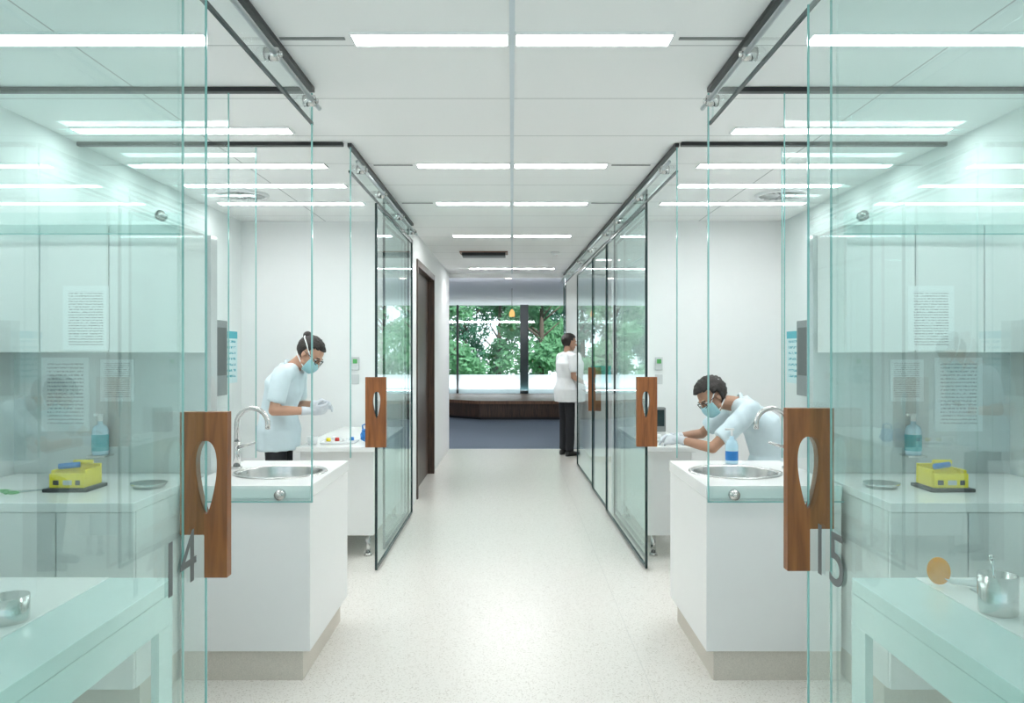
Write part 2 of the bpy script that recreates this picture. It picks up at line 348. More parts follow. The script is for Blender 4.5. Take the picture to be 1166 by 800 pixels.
def door(p0, p1, z0, z1, m, em, et, label, handle=None, number=None, s=1, framed=True):
    dn[0] += 1
    t = thing('door_%d' % dn[0], label, None, ((p0[0]+p1[0])/2,(p0[1]+p1[1])/2,z0), kind='structure')
    obj('pane', quad(NB(), p0, p1, z0, z1), m, t, fix=False)
    d = (V((p1[0],p1[1],0))-V((p0[0],p0[1],0))).normalized()*et
    q0 = (p0[0]+d.x,p0[1]+d.y); q1 = (p1[0]-d.x,p1[1]-d.y)
    obj('edge', slab(NB(), p0, q0, et, z0, z1), em, t); obj('edge', slab(NB(), q1, p1, et, z0, z1), em, t)
    if framed:
        obj('bottom_rail', slab(NB(), q0, q1, et, z0, z0+.018), em, t); obj('top_rail', slab(NB(), q0, q1, et, z1-.015, z1), em, t)
    if handle:
        o = obj('handle', handle_bm(*handle), M['wood'], t, bevel=.003); o['label'] = 'oval-cut timber handle'
    if number:
        x, y, z = number[1]
        mtx = Matrix.Translation((x,y,z)) @ Matrix.Rotation(PI/2 if s<0 else -PI/2,4,'Z') @ Matrix.Rotation(PI/2,4,'X') @ Matrix.Diagonal((1.12,1,1,1))
        o = text_mesh(number[0], .205, mtx, M['number'], t); o['label'] = 'grey number '+number[0]
    return t
door((-.885,.75),(-.885,2.29), .012, 2.52, M['g0'], M['edge'], .005, 'sliding glass door with number 14, nearest on the left', (-.885,2.272,1.088,-1), number=('14',(-.880,2.095,.93)), s=-1, framed=False)
door((.872,.75),(.872,2.33), .012, 2.52, M['g0'], M['edge'], .005, 'sliding glass door with number 15, nearest on the right', (.872,2.312,1.096,1), number=('15',(.867,2.17,.935)), s=1, framed=False)
door((-.925,-1.0),(-.925,2.225), .012, 2.66, M['g1'], M['edge'], .005, 'fixed glass sheet behind the nearest left sliding door', s=-1, framed=False)
door((.915,-1.0),(.915,2.27), .012, 2.66, M['g1'], M['edge'], .005, 'fixed glass sheet behind the nearest right sliding door', s=1, framed=False)
door((-.925,5.38),(-.925,7.30), .012, 2.51, M['g2'], M['frame'], .016, 'dark-edged sliding glass door beside the standing masked worker', (-.925,5.36,1.088,-1,False))
door((-.965,5.95),(-.955,7.29), .012, 2.66, M['g1'], M['frame'], .016, 'dark-edged fixed glass beside the standing masked worker')
xr = lambda y: .945-.0195*(y-5)
door((xr(5.42)-.015,5.42),(xr(7.4)-.015,7.4), .012, 2.51, M['g2'], M['frame'], .016, 'dark-edged sliding glass door beside the seated worker', (xr(5.42)-.015,5.40,1.088,1,False))
door((xr(5.65)+.03,5.65),(xr(7.2)+.03,7.2), .012, 2.66, M['g1'], M['frame'], .014, 'dark-edged fixed glass beside the seated worker')
door((xr(7.44),7.44),(xr(8.6),8.6), .012, 2.51, M['g1'], M['frame'], .016, 'sliding glass door past the seated worker')
door((xr(8.62)+.02,8.62),(xr(10.4)+.02,10.4), .012, 2.51, M['g1'], M['frame'], .016, 'farthest sliding glass door in front of the person in white shirt', (xr(8.64)+.03,8.64,1.088,1,False))
door((xr(11.95),11.95),(xr(12.24),12.24), .012, 2.51, M['g1'], M['frame'], .016, 'narrow glass panel at the lobby end')
# ---------------------------------------------------------------- joinery and basins
def cab_unit(name, label, cat, x0, x1, y0, y1, z0, z1, ndoor, plinth=False, group=None):
    x0, x1 = min(x0,x1), max(x0,x1)
    t = thing(name, label, cat, ((x0+x1)/2,(y0+y1)/2,0 if plinth else z0), group)
    zz = z0+.13 if plinth else z0
    obj('body', box(NB(), x0, x1, y0+.02, y1, zz, z1), M['cab'], t)
    w = (x1-x0)/ndoor
    for i in range(ndoor):
        obj('door', box(NB(), x0+i*w+.0025, x0+(i+1)*w-.0025, y0, y0+.0195, zz+.002, z1-.002), M['cab'], t, bevel=.0015)
    if plinth: obj('plinth', box(NB(), x0, x1, y0+.05, y1, 0, zz), M['plinth'], t)
    return t
for s in (-1,1):
    n = SN[s]; xi = .92 if s<0 else .885; xc = s*1.17 if s<0 else 1.128
    cub = 'the nearest %s cubicle' % n
    t = thing('basin_cabinet', 'white hand-basin cabinet on the %s of the corridor' % n, 'cabinet', (s*1.2,4,0), 'basin cabinets facing the corridor')
    obj('body', openbox(NB(), s*xi, s*1.5, 3.60, 4.42, .135, .83), M['cab'], t, bevel=.002)
    obj('plinth', box(NB(), s*(xi+.035), s*1.5, 3.61, 4.40, 0, .134), M['plinth'], t)
    cx, cy = (s*(xi-.004)+s*1.5)/2, 4.01
    hu = (1.5-xi+.004)/2
    bm = NB(); holed(bm, [(hu,.415),(-hu,.415),(-hu,-.415),(hu,-.415)], (.212,.212), (xc-cx, 4.0-cy), (cx,cy,.831), (1,0,0), (0,1,0), (0,0,1), .059)
    o = obj('worktop', bm, M['top'], bevel=.002); tag(o, 'white worktop holding the round steel basin on the %s' % n, 'worktop')
    t = thing('sink', 'round stainless steel basin set in the %s worktop' % n, 'sink', (xc,4.0,.75))
    bm = NB(); lathe(bm, (xc,4.0,.89), [(.232,.001),(.230,.006),(.212,.007),(.206,.0)]); obj('rim', bm, M['steel'], t, True)
    bm = NB(); lathe(bm, (xc,4.0,.89), [(.206,.0),(.200,-.03),(.185,-.10),(.15,-.135),(.03,-.145),(.001,-.145)]); obj('bowl', bm, M['steel'], t, True)
    bm = NB(); cyl(bm, (xc,4.0,.745), (xc,4.0,.75), .028); obj('drain', bm, M['grey'], t)
    tx = s*1.435; ty = 4.12
    t = thing('tap', 'chrome gooseneck tap over the %s basin' % n, 'tap', (tx,ty,.89))
    bm = NB(); cyl(bm, (tx,ty,.89),(tx,ty,.90), .028); cyl(bm, (tx,ty,.90),(tx,ty,1.03), .019,.017); obj('base', bm, M['steel'], t, True)
    pts = [(tx,ty,1.03),(tx,ty,1.12)]+[(tx-s*(.085-.085*math.cos(a)), ty-.02*a/PI, 1.12+.085*math.sin(a)) for a in [PI*k/12 for k in range(1,12)]]+[(tx-s*.172,ty-.03,1.10)]
    bm = NB(); tube(bm, pts, .013, 12); obj('spout', bm, M['steel'], t, True)
    bm = NB(); tube(bm, [(tx,ty,1.0),(tx-s*.04,ty-.03,1.01),(tx-s*.12,ty-.07,1.035)], [.010,.008,.006]); obj('lever', bm, M['steel'], t, True)
    cab_unit('base_cabinet', 'white base cabinets with flat doors inside %s' % cub, 'cabinet', s*2.48, s*1.53, 3.20, 3.96, 0, .85, 3, True)
    o = obj('worktop', box(NB(), s*2.48, s*1.525, 3.185, 3.965, .852, .89), M['top'], bevel=.003); tag(o, 'long white worktop carrying a yellow box inside %s' % cub, 'worktop')
    cab_unit('wall_cupboard', 'white overhead cupboards with a taped notice in %s' % cub, 'cupboard', s*2.48, s*1.53, 3.62, 3.96, 1.495, 2.083, 3)
    struct('wall_nook_%s' % n, box(NB(), s*2.5, s*1.51, 3.97, 4.05, 0, 2.083), M['splash'])
    nx = (97-583)*3.61/900 if s<0 else (1061-583)*3.61/900
    o = obj('notice', box(NB(), nx-.105, nx+.105, 3.6165, 3.6195, 1.505, 1.80), M['paper']); tag(o, 'printed notice taped to the overhead cupboard in %s' % cub, 'notice')
    for i, (x, w_, z0, z1, what) in enumerate(((1.98,.17,1.25,1.46,'small upper sheet'),(2.24,.24,1.10,1.47,'wide sheet'))):
        o = obj('paper_sheet', box(NB(), s*x-w_/2, s*x+w_/2, 3.9655, 3.969, z0, z1), M['paper2']); tag(o, '%s of printed paper pinned under the cupboards of %s' % (what, cub), 'paper')
    bx = (112-583)*3.9/900 if s<0 else (1042-583)*3.9/900
    t = thing('sanitiser_bottle', 'pump bottle with teal label held on the splashback of %s' % cub, 'bottle', (bx,3.92,.985))
    bm = NB(); lathe(bm, (bx,3.92,.99), [(.001,0),(.036,0),(.038,.01),(.038,.12),(.03,.14),(.013,.15),(.013,.165),(.001,.165)]); obj('body', bm, M['gel'], t, True)
    bm = NB(); lathe(bm, (bx,3.92,.99), [(.0392,.02),(.0392,.10)]); obj('label', bm, M['bluelabel'], t, True)
    bm = NB(); cyl(bm,(bx,3.92,1.155),(bx,3.92,1.19),.012); box(bm,bx-.03,bx+.012,3.912,3.928,1.18,1.192); obj('pump', bm, M['white'], t)
    bm = NB(); box(bm,bx-.045,bx+.045,3.875,3.968,.98,.9895); obj('bracket', bm, M['steel'], t)
    yx = (85-583)*3.5/900 if s<0 else (1074-583)*3.5/900
    t = thing('instrument_box', 'yellow plastic instrument box on a black tray in %s' % cub, 'box', (yx,3.5,.89))
    bm = NB(); box(bm, yx-.115, yx+.115, 3.41, 3.61, .8905, .905); obj('tray', bm, M['black'], t, bevel=.003)
    bm = NB(); box(bm, yx-.09,yx+.09,3.43,3.445,.9055,.965); box(bm, yx-.09,yx+.09,3.585,3.60,.9055,.99); box(bm, yx-.09,yx-.075,3.445,3.585,.9055,.978); box(bm, yx+.075,yx+.09,3.445,3.585,.9055,.978); box(bm, yx-.075,yx+.075,3.445,3.585,.9055,.915)
    obj('body', bm, M['yellow'], t, bevel=.003)
    for k in range(3): obj('divider', box(NB(), yx-.0745, yx+.0745, 3.472+k*.032, 3.477+k*.032, .9155, .968+k*.006), M['yellow'], t)
    for k, (dx, w_, mm_) in enumerate(((-.055,.030,'black'),(.005,.045,'lgrey'),(.058,.024,'black'))): obj('label_plate', box(NB(), yx+dx-w_/2, yx+dx+w_/2, 3.428, 3.4298, .918, .938), M[mm_], t)
    bm = NB(); cyl(bm, (yx-.065,3.47,.99),(yx+.03,3.50,.995), .012); obj('tube', bm, M['blue'], t, True)
    bm = NB(); cyl(bm, (yx-.03,3.545,1.0),(yx+.07,3.55,1.0), .010); obj('tube', bm, M['yellow'], t, True)
    t.scale = (.84,.9,1.05)
    sx = s*1.63 if s<0 else 1.66
    bm = NB(); lathe(bm, (sx,3.55,.8905), [(.001,.004),(.055,.004),(.075,.022),(.079,.022),(.06,.0),(.001,.0)]); o = obj('dish', bm, M['steel'], smooth=True); tag(o, 'shallow steel dish beside the yellow box in %s' % cub, 'dish')
    t = thing('workbench', 'near white workbench with pale teal edge and leg in %s' % cub, 'bench', (s*1.8,1.6,0))
    obj('top', box(NB(), s*2.48, s*1.34, .2, 2.63, .71, .75), M['top'], t, bevel=.002)
    obj('edge_band', box(NB(), s*1.339, s*1.13, .2, 2.63, .70, .748), M['teal'], t, bevel=.002)
    obj('apron', box(NB(), s*1.155, s*1.13, .2, 2.63, .60, .699), M['teal'], t)
    obj('leg', box(NB(), s*1.155, s*1.13, 2.53, 2.63, 0, .599), M['teal'], t)
    obj('modesty_panel', box(NB(), s*2.48, s*1.7, .2, 2.3, .02, .709), M['lgrey'], t)
    cxx, cyy = (-1.40,2.20) if s<0 else (1.395,2.27)
    t = thing('steel_cup', ('low' if s<0 else 'tall')+' steel cup on the near workbench, %s side' % n, 'cup', (cxx,cyy,.75))
    h = .07 if s<0 else .11
    bm = NB(); lathe(bm, (cxx,cyy,.7505), [(.001,0),(.049,0),(.051,.004),(.052,h),(.049,h),(.048,.006),(.001,.005)]); obj('body', bm, M['steel'], t, True)
    if s>0:
        bm = NB(); tube(bm, [(cxx,cyy,.76),(cxx-.03,cyy-.02,.91)], .004); sph(bm,(cxx-.032,cyy-.021,.915),.008); obj('instrument', bm, M['steel'], t, True)
    xw = s*2.498
    t = thing('wall_monitor', 'grey boxed screen on the side wall of the second %s cubicle' % n, 'monitor', (xw-s*.04,6.45,1.12))
    obj('housing', box(NB(), xw, xw-s*.07, 6.15, 6.75, 1.13, 1.76), M['grey'], t, bevel=.006)
    obj('screen', box(NB(), xw-s*.0705, xw-s*.074, 6.19, 6.71, 1.30, 1.70), M['black'], t)
    o = obj('poster', box(NB(), xw, xw-s*.004, 6.82, 7.18, 1.22, 1.68), M['poster']); tag(o, 'teal hygiene poster on the side wall of the second %s cubicle' % n, 'poster')
    thx = -1.445 if s<0 else 1.35
    t = thing('thermostat', 'small white wall controller on the back wall of the second %s cubicle' % n, 'controller', (thx,7.29,1.33))
    yb = 7.30 if s<0 else 7.28
    obj('body', box(NB(), thx-.035, thx+.035, yb-.022, yb-.001, 1.33, 1.45), M['lgrey'], t, bevel=.004)
    obj('display', box(NB(), thx-.02, thx+.02, yb-.0235, yb-.022, 1.39, 1.43), M['green'], t)
    o = obj('switch_plate', box(NB(), thx-.035, thx+.035, yb-.008, yb-.001, 1.20, 1.29), M['lgrey'], bevel=.003); tag(o, 'pale switch plate under the wall controller on the %s' % n, 'switch')
    xd0, xd1 = (.99,1.56) if s<0 else (.97,1.33)
    t = thing('desk', 'white desk on steel feet in front of the %s' % ('standing masked worker' if s<0 else 'seated worker'), 'desk', (s*(xd0+xd1)/2,6.3,0))
    obj('top', box(NB(), s*xd0, s*xd1, 5.70, 7.25, .775, .81), M['top'], t, bevel=.003)
    obj('pedestal', box(NB(), s*(xd0+.02), s*(xd1-.02), 5.76, 7.2, .16, .774), M['cab'], t, bevel=.003)
    for xx in (xd0+.07, xd1-.07):
        for yy in (5.82, 7.1):
            bm = NB(); cyl(bm, (s*xx,yy,.02),(s*xx,yy,.159), .018); cyl(bm, (s*xx,yy,0),(s*xx,yy,.02), .032,.028); obj('foot', bm, M['steel'], t, True)
gx, gy = 1.195, 4.30
t = thing('gel_bottle', 'clear blue pump bottle behind the right basin', 'bottle', (gx,gy,.89))
bm = NB(); lathe(bm, (gx,gy,.8905), [(.001,0),(.032,0),(.034,.01),(.034,.10),(.026,.125),(.012,.135),(.012,.15),(.001,.15)]); obj('body', bm, M['gel'], t, True)
bm = NB(); lathe(bm, (gx,gy,.8905), [(.0345,.02),(.0345,.07)]); obj('label', bm, M['blue'], t, True)
bm = NB(); cyl(bm,(gx,gy,1.04),(gx,gy,1.075),.006); box(bm,gx-.035,gx+.012,gy-.008,gy+.008,1.072,1.082); obj('pump', bm, M['white'], t)
o = obj('wall_sign', box(NB(), 2.494, 2.498, 5.6, 6.1, 1.60, 1.67), M['blueprint']); tag(o, 'narrow dark blue sign beside the right wall screen', 'sign')
t = thing('scissors', 'green-handled scissors on the worktop of the nearest left cubicle', 'scissors', (-2.15,3.4,.89))
bm = NB(); tube(bm, [(-2.2+.028*math.cos(a),3.42+.02*math.sin(a),.897) for a in [2*PI*k/14 for k in range(15)]], .005, 6); obj('handle', bm, M['green'], t, True)
bm = NB(); tube(bm, [(-2.14+.028*math.cos(a),3.38+.02*math.sin(a),.897) for a in [2*PI*k/14 for k in range(15)]], .005, 6); obj('handle', bm, M['green'], t, True)
bm = NB(); tube(bm, [(-2.17,3.41,.896),(-2.04,3.46,.896)], [.006,.001], 6); tube(bm, [(-2.12,3.40,.897),(-2.03,3.45,.897)], [.006,.001], 6); obj('blades', bm, M['steel'], t)
t = thing('curing_light', 'white curing light with round orange shield on the near right workbench', 'dental lamp', (1.42,2.5,.75))
bm = NB(); cyl(bm, (1.360,2.520,.800),(1.362,2.524,.801), .040, seg=32); bmesh.ops.scale(bm, vec=(.8,1,1.15), space=Matrix.Translation((-1.36,-2.52,-.8)), verts=bm.verts); obj('shield', bm, M['orange'], t, True)
bm = NB(); tube(bm, [(1.362,2.53,.785),(1.40,2.51,.772),(1.56,2.46,.768)], [.005,.010,.016]); obj('body', bm, M['white'], t, True)
bm = NB(); box(bm, 1.44,1.54,2.43,2.49,.7505,.757); obj('base', bm, M['lgrey'], t, bevel=.003)
t = thing('plastic_bag', 'crumpled blue plastic bag on the left desk', 'bag', (-1.10,6.0,.81))
bm = NB(); sph(bm, (-1.10,6.0,.862), (.055,.05,.05), seg=14)
for v in bm.verts: v.co += V((random.uniform(-1,1),random.uniform(-1,1),random.uniform(-.4,1)))*.010
obj('body', bm, M['blue'], t)
bm = NB(); tube(bm, [(-1.13,6.0,.90),(-1.135,6.0,.94),(-1.10,6.0,.955),(-1.07,6.0,.94),(-1.075,6.0,.90)], .006, 6); obj('handle', bm, M['blue'], t, True)
t = thing('dental_tray', 'white tray of coloured pots on the left desk', 'tray', (-1.30,6.0,.81))
obj('base', box(NB(), -1.43,-1.18,5.88,6.12,.8105,.825), M['white'], t, bevel=.004)
for (x,y,m) in ((-1.38,5.95,'yellow'),(-1.32,5.97,'red'),(-1.26,5.94,'white'),(-1.22,6.02,'blue'),(-1.36,6.06,'white')):
    bm = NB(); cyl(bm, (x,y,.8255),(x,y,.85), .018,.016); obj('pot', bm, M[m], t, True)
t = thing('small_cup', 'small white cup in front of the standing masked worker', 'cup', (-1.48,5.86,.81))
bm = NB(); lathe(bm, (-1.48,5.86,.8105), [(.001,0),(.03,0),(.04,.06),(.037,.06),(.027,.005),(.001,.004)]); obj('body', bm, M['white'], t, True)
t = thing('desk_screen', 'dark desk screen standing on the right desk', 'device', (1.24,6.8,.81))
obj('body', box(NB(), 1.17,1.32,6.78,6.86,.8105,1.02), M['grey'], t, bevel=.006); obj('screen', box(NB(), 1.185,1.305,6.776,6.7795,.86,1.0), M['frame'], t)
t = thing('instrument_tray', 'low grey tray on the right desk by the hands', 'tray', (1.17,6.1,.81))
obj('base', box(NB(), 1.06,1.28,5.98,6.22,.8105,.828), M['lgrey'], t, bevel=.004); obj('pot', cyl(NB(), (1.13,6.1,.8285),(1.13,6.1,.86), .02), M['white'], t, True)
t = thing('stool', 'round grey stool under the seated worker', 'stool', (1.74,5.58,0))
bm = NB(); lathe(bm, (1.74,5.58,.415), [(.001,0),(.17,0),(.18,.015),(.18,.045),(.165,.06),(.001,.062)]); obj('seat', bm, M['grey'], t, True)
bm = NB(); cyl(bm, (1.74,5.58,.08),(1.74,5.58,.415), .025); obj('column', bm, M['steel'], t, True)
for k in range(5):
    a = 2*PI*k/5+.3; e = (1.74+.24*math.cos(a), 5.58+.24*math.sin(a))
    l = obj('leg', tube(NB(), [(1.74,5.58,.10),(e[0],e[1],.065)], [.02,.013]), M['steel'], t, True)
    obj('castor', cyl(NB(), (e[0]-.01,e[1],.026),(e[0]+.01,e[1],.026), .025), M['black'], l, True)
t = thing('reception_counter', 'white counter in front of the person in white shirt', 'counter', (1.25,11.4,0))
obj('body', box(NB(), 1.05,1.6,10.7,11.75,.08,.93), M['cab'], t, bevel=.003); obj('top', box(NB(), 1.03,1.62,10.68,11.77,.931,.97), M['top'], t, bevel=.003); obj('plinth', box(NB(), 1.09,1.6,10.74,11.72,0,.079), M['plinth'], t)
t = thing('computer_screen', 'pale blue screen on the far right counter', 'monitor', (1.2,11.0,.97))
obj('screen', box(NB(), 1.10,1.42,11.0,11.03,1.06,1.30), M['bluelabel'], t, bevel=.004); bm = NB(); box(bm,1.23,1.29,11.0,11.03,.98,1.06); box(bm,1.16,1.36,10.95,11.07,.9705,.982); obj('stand', bm, M['grey'], t)
poly = [(-.75,17.3),(1.3,17.3),(2.2,18.3),(2.2,20.15),(-2.4,20.15),(-2.4,18.6)]
def prism(bm, poly, z0, z1):
    a = [bm.verts.new((x,y,z0)) for x,y in poly]; b = [bm.verts.new((x,y,z1)) for x,y in poly]
    bm.faces.new(a[::-1]); bm.faces.new(b)
    for k in range(len(poly)): bm.faces.new((a[k],a[(k+1)%len(a)],b[(k+1)%len(a)],b[k]))
    return bm
t = thing('timber_platform', 'low dark timber seating platform under the lobby window', 'platform', (0,18.6,0))
obj('top', prism(NB(), poly, .35, .42), M['bench'], t); pin = [(x*.96,y+ .06 if y<20 else y) for x,y in poly]
obj('fascia', prism(NB(), pin, .06, .349), M['dwood'], t); obj('plinth', prism(NB(), [(x*.9,y+.12 if y<20 else y) for x,y in poly], 0, .059), M['black'], t)
# ---------------------------------------------------------------- ceiling fittings
def light(x0, x1, y, label, grp, m='light'):
    t = thing('ceiling_light', label, 'ceiling light', ((x0+x1)/2,y,CH-.012), grp)
    bm = NB(); z0, z1 = CH-.010, CH-.0005
    box(bm,x0-.008,x1+.008,y-.062,y-.054,z0,z1); box(bm,x0-.008,x1+.008,y+.054,y+.062,z0,z1); box(bm,x0-.008,x0,y-.054,y+.054,z0,z1); box(bm,x1,x1+.008,y-.054,y+.054,z0,z1)
    obj('frame', bm, M['white'], t); obj('diffuser', box(NB(), x0,x1,y-.053,y+.053,CH-.007,CH-.001), M[m], t); return t
words = ['first','second','third','fourth','fifth','sixth','seventh']
rows = (3.03,5.09,6.39,8.18,11.4)
A = light(-.606,-.018,rows[0],'nearest corridor strip light, left of the centre strip','corridor strip lights')
for i, y in enumerate(rows[:3]):
    for s in (-1,1):
        if i==0 and s==-1: continue
        dup(A, (s*.312,y,CH-.012), '%s corridor strip light from the camera, %s of the centre strip' % (words[i], SN[s]))
for i, y in enumerate(rows[3:]):
    for s in (-1,1):
        light(min(s*.018,s*.606),max(s*.018,s*.606),y,'%s corridor strip light from the camera, %s of the centre strip' % (words[i+3], SN[s]),'corridor strip lights','lightf')
rows2 = (3.03,4.28,5.09,5.7,6.39)
B = light(-2.36,-1.20,rows2[0],'nearest long strip light over the left cubicles','cubicle strip lights','lightc')
places = ('','the basin bay','the second cubicle, front row','the second cubicle, middle row','the second cubicle, back row')
for i, y in enumerate(rows2):
    for s in (-1,1):
        if i==0 and s==-1: continue
        lb = 'long strip light over %s on the %s' % (places[i], SN[s])
        if i==0: lb = 'nearest long strip light over the right cubicles'
        dup(B, (s*1.78,y,CH-.012), lb)
for y, wd_ in ((8.3,'nearer'),(10.3,'farther')):  # both strips are added to brighten the far end of the corridor
    light(1.10,2.26,y,'%s added fill strip light behind the far right glass doors' % wd_,'cubicle strip lights','light')
def slot(x0,x1,y,label):
    o = obj('slot_vent', box(NB(), x0,x1,y-.010,y+.010,CH-.004,CH-.0005), M['grey']); tag(o,label,'vent','slot vents in line with the strip lights')
for i, y in enumerate(rows[:3]):
    for s in (-1,1): slot(s*.64, s*.89, y, 'thin slot vent at the %s end of the %s corridor light row' % (SN[s], words[i]))
for s in (-1,1):
    t = thing('ceiling_diffuser', 'round swirl air diffuser in the ceiling of the second %s cubicle' % SN[s], 'vent', (s*2.06,6.03,CH-.02))
    bm = NB(); lathe(bm, (s*2.06,6.03,CH-.02), [(.20,.019),(.20,.004),(.175,0),(.172,.01)], 40); obj('ring', bm, M['white'], t, True)
    bm = NB()
    for k in range(20):
        a = 2*PI*k/20; c_, s_ = math.cos(a), math.sin(a); p = V((s*2.06,6.03,CH-.012))
        tube(bm, [p+V((c_*.03,s_*.03,0)), p+V((math.cos(a+.25)*.17,math.sin(a+.25)*.17,0))], .006, 5)
    obj('vanes', bm, M['lgrey'], t); obj('backing', cyl(NB(), (s*2.06,6.03,CH-.004),(s*2.06,6.03,CH-.001), .172, seg=40), M['grey'], t)
t = thing('dark_ceiling_grille', 'black rectangular grille in the ceiling near the lobby', 'grille', (-.34,9.6,CH-.03))
obj('frame', box(NB(), -.63,-.05,9.45,9.75,CH-.012,CH-.001), M['bench'], t); obj('grille', box(NB(), -.60,-.08,9.48,9.72,CH-.05,CH-.0125), M['black'], t)
for (x,y,l) in ((.52,9.55,'small round smoke detector on the corridor ceiling'),):
    t = thing('smoke_detector', l, 'detector', (x,y,CH-.04)); obj('body', lathe(NB(), (x,y,CH-.04), [(.001,0),(.035,0),(.05,.02),(.055,.039),(.001,.039)]), M['white'], t, True); obj('light', cyl(NB(), (x+.02,y,CH-.042),(x+.02,y,CH-.0385), .005), M['red'], t)
for (x,y,l) in ((-.06,12.9,'round downlight in the lobby ceiling nearest the corridor'),(-2.6,15,'added unseen fill downlight over the lobby, far left'),(2.6,15,'added unseen fill downlight over the lobby, far right')):  # far left and far right ones are added out of view to brighten the lobby
    t = thing('downlight', l, 'downlight', (x,y,CH-.01), 'round lobby downlights'); obj('trim', lathe(NB(), (x,y,CH-.01), [(.05,.009),(.07,.009),(.07,.0),(.05,.003)]), M['white'], t, True); obj('lamp', cyl(NB(), (x,y,CH-.006),(x,y,CH-.001), .049), M['down'], t)
t = thing('pendant_lamp', 'small amber pendant lamp hanging in the lobby', 'pendant lamp', (0,15,2.14))
obj('cord', cyl(NB(), (0,15,2.30),(0,15,CH-.001), .004, seg=8), M['black'], t); obj('shade', lathe(NB(), (0,15,2.16), [(.045,0),(.055,.04),(.045,.09),(.02,.13),(.008,.14)]), M['lamp'], t, True)
# ---------------------------------------------------------------- people
def remesh(name, bm, vox, m, parent=None, it=4, folds=0):
    bmesh.ops.recalc_face_normals(bm, faces=bm.faces)
    me = bpy.data.meshes.new('tmp'); bm.to_mesh(me); bm.free()
    o = bpy.data.objects.new('tmp', me); C.objects.link(o)
    r = o.modifiers.new('r','REMESH'); r.mode = 'VOXEL'; r.voxel_size = vox
    sm = o.modifiers.new('s','SMOOTH'); sm.factor = .5; sm.iterations = it
    bpy.context.view_layer.update()
    nm = bpy.data.meshes.new_from_object(o.evaluated_get(bpy.context.evaluated_depsgraph_get()))
    bpy.data.objects.remove(o)
    b = NB(); b.from_mesh(nm)
    if folds:
        b.normal_update()
        for v in b.verts:
            p = v.co; k = noise.noise(V((p.x*11+p.z*3, p.y*11-p.z*2, p.z*4)))+.5*noise.noise(V((p.x*22,p.y*22,p.z*9+p.x*8)))
            v.co = p+v.normal*(k*folds+folds*.5)
    return obj(name, b, m, parent, True)
def hand(bm, wrist, d, n, side, inf=0, curl=.5):
    wrist, d, n, side = V(wrist), V(d).normalized(), V(n), V(side)
    n = (n-d*n.dot(d)).normalized(); side = (side-d*side.dot(d)-n*side.dot(n)).normalized()
    rot = Matrix((d, side, n)).transposed()
    sph(bm, wrist+d*.045, (.050+inf,.040+inf,.016+inf), rot)
    cap(bm, wrist-d*.02, .026+inf, wrist+d*.03, .024+inf)
    for off, ln in ((.030,.072),(.010,.080),(-.010,.074),(-.029,.058)):
        p = wrist+d*.080+side*off; a = .25*curl; r = .0095+inf
        cap(bm, wrist+d*.045+side*off*.8, .012+inf, p, r, 8)
        for k, f in enumerate((.45,.32,.23)):
            a += curl*(.35 if k else .2)
            q = p+(d*math.cos(a)+n*math.sin(a))*ln*f; cap(bm, p, r, q, r*.9, 8); p = q; r *= .9
    p = wrist+d*.02+side*.028; q = p+d*.03+side*.028+n*.012; cap(bm, p, .014+inf, q, .012+inf, 8)
    q2 = q+d*.032+side*.004+n*.016; cap(bm, q, .0115+inf, q2, .009+inf, 8)
def head_parts(R, c, bm):
    P = lambda x,y,z: V(c)+R@V((x,y,z))
    sph(bm, P(-.012,0,.032), (.098,.076,.088), R, 24)
    sph(bm, P(.030,0,-.022), (.062,.058,.088), R, 24)
    sph(bm, P(.060,0,-.088), (.026,.028,.022), R)
    for s in (-1,1):
        sph(bm, P(-.004,s*.078,-.004), (.018,.009,.032), R, 12)
        sph(bm, P(.062,s*.032,-.026), (.026,.024,.022), R, 12)
        cap(bm, P(.02,s*.052,-.07), .018, P(.058,s*.018,-.092), .016, 10)
    cap(bm, P(.088,0,.022), .008, P(.108,0,-.020), .012, 10)
    sph(bm, P(.084,0,.032), (.012,.045,.009), R, 12)
    sph(bm, P(.085,0,-.056), (.012,.024,.006), R, 12); sph(bm, P(.082,0,-.065), (.012,.020,.006), R, 12)
def frame_from(f, u=(0,0,1)):
    f = V(f).normalized(); u = V(u); l = u.cross(f).normalized(); u = f.cross(l)
    return Matrix((f, l, u)).transposed()
def lerp(a,b,t): return V(a)*(1-t)+V(b)*t
